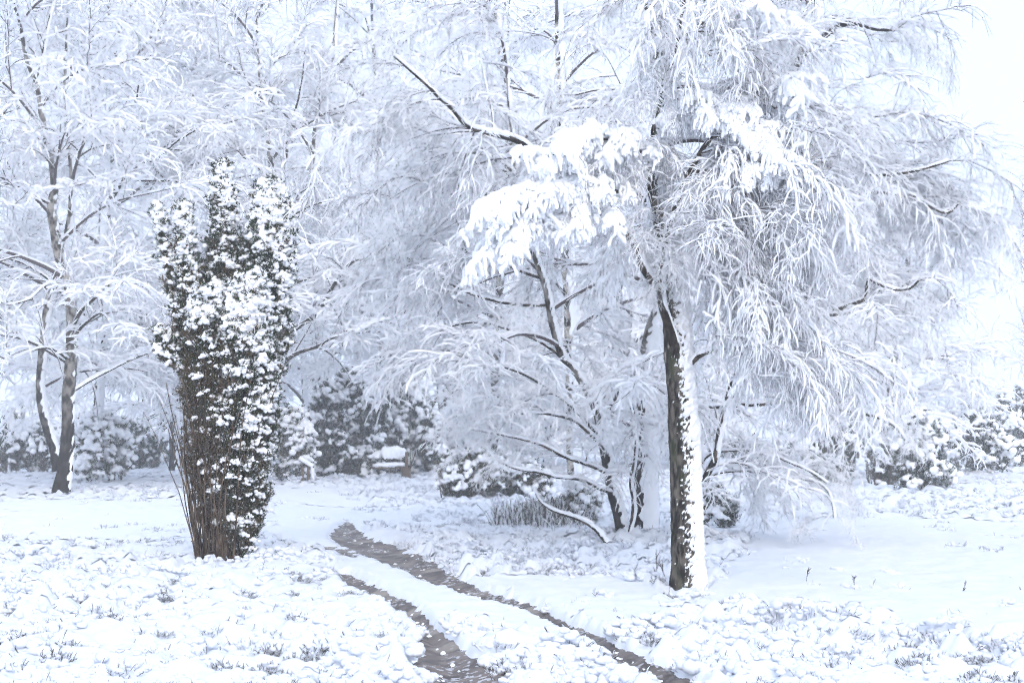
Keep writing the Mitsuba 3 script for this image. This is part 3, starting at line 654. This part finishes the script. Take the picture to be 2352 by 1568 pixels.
# G: birch with white bark in the middle, behind B
birch('straight white-barked birch seen through the twigs left of centre', [(1320, 1150, 29), (1316, 1000, 29), (1312, 800, 29), (1304, 600, 29), (1298, 440, 29), (1290, 260, 29), (1285, 130, 29), (1282, 0, 29), (1280, -200, 29)],
      [.15, .14, .13, .12, .11, .09, .08, .07, .03], 81, 1.2, 12, 3.6, 10.5, lambda f: 3.2 - 1.2 * f, kinds=('far_arch', 'far_arch', 'far_arch'), dens=0.6, droop=1.2, bark='m_bark_birch', cover=0.1)
birch('slim birch behind the leaning one, mostly hidden by snowy twigs', [(1135, 1110, 36), (1140, 900, 36), (1152, 650, 36), (1168, 420, 36), (1172, 300, 36), (1150, 120, 36), (1130, -50, 36)],
      [.16, .15, .14, .13, .11, .08, .02], 91, 1.4, 9, 4.4, 12, lambda f: 3.4 - 1.4 * f, kinds=('far_arch', 'far_arch', 'far_arch'), dens=0.75)
birch('hazy birch filling the gap between left and middle crowns', [(880, 1085, 54), (884, 900, 54), (880, 700, 54), (872, 500, 54), (866, 300, 54), (860, 120, 54), (850, -20, 54)],
      [.2, .19, .18, .16, .13, .08, .02], 95, 2.0, 13, 4.6, 17, lambda f: 4.2 - 2.0 * f, kinds=('far_arch', 'far_up'), dens=0.7)
birch('birch at the far left edge behind the two-trunked one', [(-90, 1065, 48), (-85, 900, 48), (-70, 700, 48), (-50, 500, 48), (-20, 300, 48), (-10, 100, 48), (-20, -40, 48)],
      [.12, .12, .11, .10, .09, .08, .02], 97, 1.8, 14, 2.5, 15.5, lambda f: 4.2 - 2.0 * f, kinds=('far_arch', 'far_up'), dens=0.75, cover=0.6)
birch('hazy birch filling the sky between the left birch and the juniper', [(400, 1065, 56), (402, 900, 56), (410, 700, 56), (420, 500, 56), (440, 300, 56), (455, 100, 56), (460, -40, 56)],
      [.2, .19, .18, .16, .13, .08, .02], 99, 2.0, 14, 3.0, 18, lambda f: 4.6 - 2.2 * f, kinds=('far_arch', 'far_up'), dens=0.7)
# behind on the right
birch('hazy birch behind the right-hand crown, its drooping twigs against the sky', [(2040, 1100, 46), (2044, 950, 46), (2060, 800, 46), (2080, 680, 46), (2090, 560, 46), (2095, 480, 46)],
      [.2, .18, .15, .11, .06, .02], 103, 1.7, 13, 1.4, 7.4, lambda f: 2.7 - 1.4 * f, kinds=('far_arch', 'far_arch'), dens=0.8)
birch('faint birch cut by the right edge of the picture', [(2560, 1080, 72), (2556, 800, 72), (2540, 560, 72), (2520, 400, 72), (2500, 270, 72)],
      [.3, .25, .2, .12, .03], 107, 2.2, 13, 3.5, 16.5, lambda f: 4.0 - 1.8 * f, kinds=('far_arch', 'far_up'), dens=0.5)

# pale frosted trees that close the view low down
for j, (x, y, top) in enumerate([(700, 66, 560), (1010, 62, 600), (1450, 58, 640), (1600, 66, 620), (330, 70, 560), (520, 74, 520), (1250, 70, 560)]):
    z1 = CAM_Z + (HORIZON - top) / F * y
    birch('pale frosted tree in the haze behind the nearer birches', [(x, 1075, y), (x + 6, 1000, y), (x - 4, 850, y), (x + 4, 720, y), (x, top, y)], [.10, .10, .09, .07, .03], 150 + j, 2.5, 12, 1.2, z1 - 0.5,
          lambda f: 3.4 - 1.8 * f, kinds=('far_arch', 'far_up', 'loaded'), dens=0.62, cover=0.5, group='pale trees in the haze')

# ------------------------------------------------------------------ junipers and dark bushes
def sprig_group(i, mat, n=46, L=0.15, w=0.0075, bl=0.03, spread=1.0):
    rng = np.random.default_rng(700 + i)
    s = rng.uniform(0.0, 1.0, n)
    ax = np.stack([0.30 * L * s * s * spread, rng.normal(0, 0.004, n), L * s], 1)
    a = rng.uniform(0, 6.283, n)
    off = np.stack([np.cos(a), np.sin(a), rng.uniform(0.4, 1.5, n)], 1)
    off = unit(off)
    c = ax + np.stack([np.cos(a), np.sin(a), a * 0], 1) * rng.uniform(0, 0.022, n)[:, None]
    tip = c + off * bl * rng.uniform(0.6, 1.5, n)[:, None]
    side = unit(np.cross(off, rng.normal(0, 1, (n, 3)))) * w
    v = np.stack([c - side, c + side, tip], 1).reshape(-1, 3)
    f = np.arange(3 * n).reshape(-1, 3)
    g = f'lib_sprig_{mat}_{i}'
    k = rng.choice(n, 4, replace=False)
    fv = np.stack([tip[k] - side[k] * 0.9 - off[k] * 0.012, tip[k] + side[k] * 0.9 - off[k] * 0.012, tip[k] + [0, 0, 0.009]], 1).reshape(-1, 3)
    scene[g] = {'type': 'shapegroup', 'needles': mikit.ply((v, f), f'm_needle_{mat}'), 'frost': mikit.ply((fv, np.arange(12).reshape(-1, 3)), 'm_snow')}
    return g
SPRIG = {m: [sprig_group(i + 10 * j, m) for i in range(4)] for j, m in enumerate(('green', 'olive', 'brown', 'dark'))}

def clump_group(i, sub, n, r):
    """A pad of snow that sags outwards (+x) over the tips of a few sprigs."""
    rng = np.random.default_rng(800 + i)
    parts = []
    for j in range(n):
        v, f = blob(rng, r * rng.uniform(0.5, 1.05), rng.uniform(0.6, 1.0), sub)
        x = rng.normal(0, 0.9); y = rng.normal(0, 1.0)
        parts.append((v + np.array([x, y, -0.55 * max(0, x) - 0.25 * abs(y) + rng.normal(0, 0.35)]) * r, f))
    g = f'lib_clump_{i}'
    scene[g] = {'type': 'shapegroup', 'snow': mikit.ply(join(parts), 'm_snow', smooth=True)}
    return g
CLUMP = [clump_group(i, 1, 7, 0.027) for i in range(8)]
CLUMP_FAR = [clump_group(20 + i, 1, 5, 0.034) for i in range(5)]

class Bush:
    def __init__(self, key, seed, size, mats=('green', 'green', 'olive')):
        self.key, self.rng, self.size, self.mats, self.n, self.m = key, np.random.default_rng(seed), size, mats, 0, 0
    def sprig(self, p, az, mat=None, s=1.0):
        self.n += 1
        r = self.rng
        mat = mat or self.mats[int(r.integers(len(self.mats)))]
        instance(f'{self.key}__foliage__{self.n:04d}', SPRIG[mat][int(r.integers(4))], xform(p, az + r.normal(0, 0.5), self.size * s * r.uniform(0.75, 1.3), tilt=r.normal(0.15, 0.3)))
    def clump(self, p, az, s=1.0, far=False):
        self.m += 1
        r = self.rng
        g = CLUMP_FAR if far else CLUMP
        instance(f'{self.key}__snow__{self.m:04d}', g[int(r.integers(len(g)))], xform(p, az + r.normal(0, 0.4), self.size * s * r.uniform(0.6, 1.35)))
    def column(self, base, top, rmax, n, snow, foot=0.35, peak=0.6, brown=0.0, tipr=0.25, far=False, left=0.45, bare=0.0):
        """Foliage in the shape of an upright column from base to top; snow is the chance that a sprig carries a lump."""
        r = self.rng
        base, top = np.asarray(base, float), np.asarray(top, float)
        H = top[2] - base[2]
        bump = r.uniform(0, 99)
        for i in range(n):
            t = r.random() ** 0.9
            if t < bare and r.random() < 0.75: continue
            f = foot + (1 - foot) * min(1, t / peak) ** 0.8 if t < peak else 1 - (1 - tipr) * ((t - peak) / (1 - peak)) ** 1.6
            a = r.uniform(0, 6.283)
            inner = r.random() < 0.30
            q = rmax * f * (0.85 + 0.45 * (meshkit.noise(np.array([[math.cos(a) * 1.6 + bump, math.sin(a) * 1.6, t * H / rmax * 1.1]]))[0] - 0.5)) * (r.uniform(0.35, 0.75) if inner else r.uniform(0.85, 1.08))
            c = base + (top - base) * t
            p = c + np.array([math.cos(a) * q, math.sin(a) * q, 0])
            side = math.cos(a) * WIND[0] + math.sin(a) * WIND[1]
            br = brown * (1.1 - t) * (1 - 0.5 * side)
            mat = 'brown' if r.random() < br * 0.6 else 'olive' if r.random() < br else None
            self.sprig(p, a, mat)
            if not inner:
                pr = (snow if far else 1.15 * snow) * (left + (1 - left) * (0.5 + 0.5 * side)) * (0.35 + 0.9 * min(1, t * 1.25)) * (1.5 if t > 0.75 else 1)
                if r.random() < (max(pr, 0.85) if t > 0.86 and not far else pr):
                    self.clump(p + np.array([math.cos(a) * 0.03, math.sin(a) * 0.03, (0.14 if t > 0.84 else 0.10) * self.size * r.uniform(0.6, 1.2)]), a, (1.15 if t > 0.8 and not far else 1.0) * (float(r.choice([0.8, 1.2, 1.8])) if far else 1.0), far)
    def finish(self):
        labels[f'{self.key}__foliage'] = {'kind': 'stuff'}
        labels[f'{self.key}__snow'] = {'kind': 'stuff'}
    def stems(self, base, spread, n, h, r0, out=0.25, name='stem', solo=False):
        r = self.rng
        p0 = np.asarray(base) + np.stack([np.clip(r.normal(0, spread, n), -1.5 * spread, 1.5 * spread), np.clip(r.normal(0, spread, n), -1.5 * spread, 1.5 * spread), np.full(n, -0.1)], 1)
        d = np.stack([(p0[:, 0] - base[0]) / spread * out * 0.5, (p0[:, 1] - base[1]) / spread * out * 0.5, np.ones(n)], 1)
        P = grow(r, p0, d, h * r.uniform(0.5, 1.1, n), 9, -0.02, 0.05)
        R = np.linspace(1, 0.4, 9)[None] * r0 * r.uniform(0.5, 1.3, n)[:, None]
        put('stems', tubes(P, R, 5), 'm_stem', self.key, kind='stuff')

J = thing('juniper', 'tall many-topped juniper in the left foreground, dark green and brown, spotted with snow lumps', 'juniper')
b = Bush(J, 41, 1.0, ('green', 'olive', 'green', 'green'))
Yj = 17.2
foot_ = on_ground(512, Yj)
def jc(px0, px1, py0, py1, hw, n, snow, dy=0.0, **k):
    y = Yj + dy
    b.column(at(px0, py0, y), at(px1, py1, y), hw / F * Y_(y), n, snow, **k)
def Y_(y): return y
jc(515, 478, 1290, 680, 70, 2500, .24, -0.15, foot=.48, peak=.50, brown=1.3, tipr=.40, left=.08, bare=.12)
jc(545, 574, 1290, 655, 72, 2900, .62, -0.20, foot=.52, peak=.50, brown=.6, tipr=.35, left=.22, bare=.08)
jc(512, 512, 1000, 398, 42, 1400, .42, 0.25, foot=.9, peak=.45, brown=.3, tipr=.03, left=.35)
jc(580, 622, 1080, 440, 62, 2500, .62, 0.25, foot=.6, peak=.6, brown=.2, tipr=.2, left=.35)
jc(610, 668, 900, 490, 15, 240, .8, 0.3, foot=.5, peak=.6, tipr=.05)
jc(450, 420, 900, 490, 23, 600, .62, 0.10, foot=1.2, peak=.35, brown=.4, tipr=.03)
jc(435, 362, 880, 492, 8, 210, .65, 0.10, foot=4.0, peak=.25, brown=.6, tipr=.2)
jc(425, 372, 870, 775, 16, 140, .8, 0.05, foot=.5, peak=.6, brown=.5)
jc(420, 355, 860, 810, 10, 60, .9, 0.0, foot=.5, peak=.6, brown=.5)
b.stems(foot_ + [0, -0.2, 0], 0.16, 130, 2.4, 0.011, 0.13)
b.stems(at(484, 1285, Yj - .1) * [1, 1, 0] + [0, 0, foot_[2]], 0.02, 4, 0.95, 0.010, -0.1)
b.finish()
print('juniper', b.n, b.m)

def shrub(label, y, cols, seed, size, snow, mats=('green', 'green', 'olive'), brown=0.2, stems=0, name='juniper', cat='juniper', dens=1.0, left=0.6, group=None, foot=0.6, peak=0.55, tipr=0.4):
    """cols: (x at foot, x at top, y of the top, half width, dy) in picture units at the distance y."""
    k = thing(name, label, cat, group)
    b = Bush(k, seed, size, mats)
    for x0, x1, yt, hw, dy in cols:
        p0 = on_ground(x0, y + dy); p1 = at(x1, yt + 22, y + dy)
        rm = hw / F * y
        n = int(dens * 150 * (p1[2] - p0[2]) * rm * 2 / size ** 2 * 1.6)
        b.column(p0, p1, rm, max(30, n), snow, foot=foot, peak=peak, brown=brown, tipr=tipr, far=True, left=left)
    if stems: b.stems(on_ground(cols[0][0], y), cols[0][3] / F * y * 0.5, stems, (CAM_Z + (HORIZON - cols[0][2]) / F * y) * 0.6, 0.02)
    b.finish()
    print(label[:30], b.n, b.m)
    return k

shrub('rounded juniper behind the tall one, right side white with snow lumps', 44, [(672, 672, 925, 38, 0), (650, 650, 960, 26, 0.4), (696, 700, 965, 24, -0.3)], 201, 1.7, .95)
shrub('dark yew mass in the middle distance with sagging snowy tiers', 48, [(745, 748, 862, 36, 0.5), (795, 805, 840, 46, 0.8), (845, 850, 870, 40, 0.3), (770, 770, 980, 34, -.8), (815, 815, 1030, 30, -1.2), (732, 730, 990, 22, -.5)], 202, 1.9, .28, dens=1.8, mats=('dark', 'dark', 'green'), brown=.3, stems=16, name='yew', cat='yew')
shrub('small snow-covered conifer in front of the dark yew', 46, [(866, 866, 1028, 20, 0), (840, 838, 1060, 18, .3)], 203, 1.6, 1.0, name='young_conifer', cat='young conifer', foot=1.0, peak=.15, tipr=.15)
shrub('drooping pine with white caps right of the dark yew', 50, [(905, 905, 815, 46, 1.0), (945, 950, 850, 38, .6), (985, 985, 940, 26, 0), (925, 920, 960, 36, .4)], 204, 1.9, .45, dens=1.8, mats=('dark', 'green'), brown=.3, stems=26, name='pine_tree', cat='pine tree')
shrub('broad sprawling juniper with hanging olive branches and big white lumps on its left', 33, [(1050, 1040, 1020, 44, 0), (1085, 1090, 1012, 46, 0.3), (1140, 1150, 1030, 46, 0.2), (1195, 1210, 1050, 44, 0.3), (1240, 1250, 1070, 26, 0.4)], 205, 1.35, .42, dens=1.8, mats=('olive', 'dark', 'green'), brown=.4, foot=.75, stems=10, left=.8)
shrub('small green juniper under the leaning birch', 24.5, [(1330, 1325, 1105, 32, 0), (1355, 1360, 1120, 22, 0)], 206, 1.1, .5, mats=('olive', 'green'), brown=.4)
shrub('little juniper half buried in snow right of the nearest trunk', 23, [(1640, 1640, 1105, 32, 0), (1672, 1670, 1130, 24, -.2)], 207, 1.2, .5, mats=('dark', 'green'), dens=1.6)
shrub('low juniper far behind the right-hand branches', 54, [(1725, 1725, 1025, 26, 0), (1765, 1765, 1035, 26, 0)], 208, 1.9, .6)
shrub('dark upright juniper with bare foot under the arching branch', 42, [(1905, 1900, 955, 32, 0), (1940, 1945, 975, 26, .2), (1880, 1875, 990, 16, 0)], 209, 1.6, .32, dens=1.8, mats=('dark', 'green'), brown=.5, stems=20, foot=.4)
shrub('second upright juniper under the arching branch, to its right', 41, [(2020, 2020, 985, 28, 0), (2048, 2050, 1010, 20, .2)], 210, 1.6, .25, dens=1.8, mats=('dark', 'green'), brown=.4, stems=14, foot=.4)
shrub('domed juniper thick with snow at the right', 37, [(2100, 2100, 935, 46, 0), (2140, 2145, 960, 38, .2), (2070, 2068, 970, 28, 0), (2165, 2165, 1050, 24, -.5)], 211, 1.55, .5, mats=('dark', 'green'), left=.8)
shrub('bluish juniper thicket behind the domed one', 50, [(2215, 2215, 925, 42, 0), (2260, 2262, 945, 40, .3), (2290, 2295, 990, 30, -.2)], 212, 1.9, .45, mats=('dark', 'green'), left=.8)
shrub('hazy juniper at the far right edge', 62, [(2330, 2330, 930, 40, 0), (2370, 2372, 910, 44, 0.5), (2420, 2420, 930, 50, 0.5)], 213, 2.2, .85, left=.8)
shrub('faint bluish spruce on the horizon at the right', 92, [(2300, 2300, 880, 34, 0), (2345, 2345, 870, 34, 1), (2250, 2250, 910, 28, 0.5)], 214, 3.0, .5, name='spruce_tree', cat='spruce tree', foot=1.0, peak=.1, tipr=.05)
shrub('grey-green rounded juniper left of the tall one', 58, [(310, 310, 955, 40, 0), (345, 345, 985, 26, .2), (285, 282, 990, 22, .3)], 215, 1.9, .32, dens=1.8, mats=('dark', 'green', 'green'))
shrub('snowy juniper beside the left birch trunk', 43, [(225, 225, 935, 42, 0), (265, 267, 950, 32, 0.4), (195, 195, 990, 24, 0)], 216, 1.7, .95, left=.8)
shrub('dark twiggy juniper at the left edge', 54, [(20, 20, 955, 36, 0), (75, 75, 970, 34, .3), (-30, -30, 950, 34, 0), (110, 110, 1000, 20, 0)], 217, 1.9, .25, dens=1.8, mats=('dark', 'green'), brown=.6, stems=14)
shrub('snow-capped juniper peeping out between the grey-green one and the tall one', 62, [(385, 385, 945, 30, 0), (425, 425, 960, 30, 0)], 218, 2.0, .9)
for i, (x, yt, y) in enumerate([(560, 930, 75), (480, 900, 85), (620, 900, 82), (1000, 900, 80), (1100, 920, 78), (1180, 930, 84), (1560, 960, 76), (1650, 960, 80), (1820, 970, 74), (1960, 950, 82), (60, 930, 80), (150, 930, 84)]):
    shrub('far-off bush in the white haze behind the birches', y, [(x, x, yt, 55, 0), (x + 50, x + 52, yt + 30, 45, 0.5)], 230 + i, 3.4, .9, left=.9, name='distant_bush', cat='bush', group='distant bushes in the haze')

# ------------------------------------------------------------------ small things
def rod(a, c, r0, r1=None, n=6):
    P = np.linspace(a, c, n)[None]
    return tubes(P, np.linspace(r0, r1 if r1 else r0, n)[None], 8)

def rounded_box(size, r):
    m = trimesh.creation.box(size)
    m = m.subdivide().subdivide().subdivide()
    v = np.clip(m.vertices, -(np.array(size) / 2 - r), np.array(size) / 2 - r)
    d = m.vertices - v
    return v + unit(d) * r * (np.linalg.norm(d, axis=1, keepdims=True) > 0), np.array(m.faces)

def snow_slab(size, rng, r):
    v, f = rounded_box(size, r)
    return v + unit(v) * 0.05 * (meshkit.fbm(v * 5 + rng.uniform(0, 50, 3), 3) - 0.5)[:, None], f

def moved(m, p, yaw=0.0):
    M = xform(p, yaw)
    return m[0] @ M[:3, :3].T + M[:3, 3], m[1]

bench = thing('bench', 'small wooden bench in the middle distance, seat and backrest thick with snow', 'bench')
o = on_ground(903, 46); yaw = 0.95; r_ = np.random.default_rng(4)
for dx in (-.42, .42):
    put('leg', moved(rounded_box((.09, .34, .42), .02), o + [dx, 0, .2], yaw), 'm_wood', bench)
    put('post', moved(rounded_box((.09, .08, .95), .02), o + [dx, .2, .45], yaw), 'm_wood', bench)
put('seat', moved(rounded_box((1.3, .36, .06), .015), o + [-.15, -.05, .43], yaw), 'm_wood', bench)
put('backrest', moved(rounded_box((1.0, .05, .22), .015), o + [0, .17, .82], yaw), 'm_wood', bench)
def heap(length, depth, height, n):
    out = []
    for q in np.linspace(-.5, .5, n):
        v, f = blob(r_, 1.0, 1.0, 2)
        out.append((v * [length / n * .95, depth * r_.uniform(.8, 1.1), height * r_.uniform(.7, 1.15) * (1 - .5 * abs(q))] + [q * length * .9, r_.normal(0, .02), 0], f))
    return join(out)
put('snow', join([moved(heap(1.3, .22, .10, 9), o + [-.12, -.05, .50], yaw), moved(heap(1.0, .13, .26, 7), o + [.02, .13, .90], yaw)]), 'm_snow', bench)

gate = thing('wooden_barrier', 'low snow-plastered wooden barrier with sloping rail right of the rounded juniper', 'barrier')
o = on_ground(705, 43)
for dx, h in ((-.14, .5), (.04, .5), (.17, .45)):
    put('post', rod(o + [dx, 0, -.1], o + [dx, 0, h], .045), 'm_wood', gate)
put('rail', rod(o + [-.22, 0, .72], o + [.2, 0, .45], .05), 'm_wood', gate)
put('snow', join([rod(o + [-.23, -.03, .77], o + [.2, -.03, .51], .07), rod(o + [.18, -.03, .0], o + [.18, -.03, .47], .06)]), 'm_snow', gate)

log = thing('fallen_log', 'short snow-topped log lying to the right of the nearest trunk', 'log')
wood(log, 'stem', pxd([(1610, 1218, 20.5), (1640, 1232, 20.5), (1665, 1243, 20.4), (1690, 1252, 20.4)]), [.06, .055, .05, .04], 'm_bark_limb', step=.04, sides=12, thick=.06, cover=.3, seed=77)

bent = thing('bent_branch', 'bent snow-laden branch touching the ground left of the leaning birch', 'branch')
wood(bent, 'stem', pxd([(1396, 1250, 19.6), (1380, 1228, 19.7), (1362, 1210, 19.8), (1330, 1192, 20.0), (1300, 1182, 20.2), (1270, 1172, 20.4), (1240, 1150, 20.6), (1225, 1120, 20.7)]), [.035, .035, .03, .028, .024, .018, .012, .008], 'm_bark_limb', step=.05, sides=10, thick=.045, cover=.3, seed=78)

# low dark thicket of bare heather under the leaning birch
th = thing('dark_thicket', 'low thicket of dark bare heather stems below the sprawling juniper', 'thicket')
r_ = np.random.default_rng(12); n = 2400
p0 = np.stack([(np.clip(r_.normal(1245, 48, n), 1140, 1350) - 1176) / F * 24.5, r_.normal(24.6, .8, n), np.zeros(n)], 1)
P = grow(r_, p0, np.stack([r_.normal(0, .25, n), r_.normal(0, .25, n), np.ones(n)], 1), r_.uniform(.10, .42, n) * (0.45 + 1.1 * meshkit.noise(p0 * [2.2, 2.2, 1] + 3)), 5, .1, .12)
put('stems', tubes(P, np.full(P.shape[:2], .005), 3), 'm_heather', th, kind='stuff')
Q, rr = snow_lines(r_, P[::2], np.full(P[::2].shape[:2], .004), .012, WIND)
put('snow', tubes(Q, rr, 4), 'm_snow', th, kind='stuff')

# crumbs of snow lying in the ruts
r_ = np.random.default_rng(31); c_ = 0
for rut, n in ((RUT_R, 420), (RUT_L, 240)):
    for _ in range(n):
        q = rut[int(r_.integers(len(rut)))]
        w = q[2] * r_.choice([-1, 1]) * (1 - r_.uniform(0, 1) ** 2 * .9); x, y = q[0] + w, q[1] + r_.normal(0, .08) + w * .4
        c_ += 1
        instance(f'snow_crumbs__{c_:03d}', CLUMP_FAR[int(r_.integers(4))], xform([x, y, float(ground_h(x, y)) - .045], r_.uniform(0, 6.28), r_.uniform(.12, .7)))
labels['snow_crumbs'] = {'label': 'crumbs of snow lying on the mud of the wheel ruts', 'category': 'snow', 'kind': 'stuff'}

# bare saplings and stalks poking out of the snow
stalks = [(1500, 1345, 14.8, .32, 'thin bare sapling left of the nearest trunk'), (1535, 1340, 14.6, .24, 'second bare sapling close to the nearest trunk'),
          (1855, 1352, 14.6, .13, 'dark dead stalk right of the nearest trunk'), (1962, 1366, 14.0, .12, 'bent dry stalk on the smooth snow'),
          (2210, 1372, 13.8, .10, 'lone dry stem standing in the right-hand snow field')]
for a, b_, y, h, lab in stalks:
    k = thing('dry_stalk', lab, 'stalk')
    r_ = np.random.default_rng(int(a)); p = on_ground(a, y)
    P = grow(r_, (p + [0, 0, -.02])[None], np.array([[r_.normal(0, .2), 0, 1.0]]), h + .08, 8, 0, .10)
    q, t = lerp_line(P, r_.uniform(.35, .95, (1, 5)))
    P2 = grow(r_, q[0], side_dirs(r_, t[0], .4, .9, .3), h * .4, 8, 0, .12)
    A_ = np.concatenate([P, P2])
    put('stem', tubes(A_, np.linspace(.005, .0025, 8)[None] * np.ones((len(A_), 1)), 4), 'm_twig', k)

# ------------------------------------------------------------------ haze
scene['haze'] = {'type': 'cube', 'to_world': T().translate([0, 55, 11.5]) @ T().scale([142, 90, 13]), 'bsdf': {'type': 'null'}, 'interior': {'type': 'ref', 'id': 'haze_air'}}
labels['haze'] = {'label': 'thin white winter haze between the trees', 'category': 'haze', 'kind': 'stuff'}
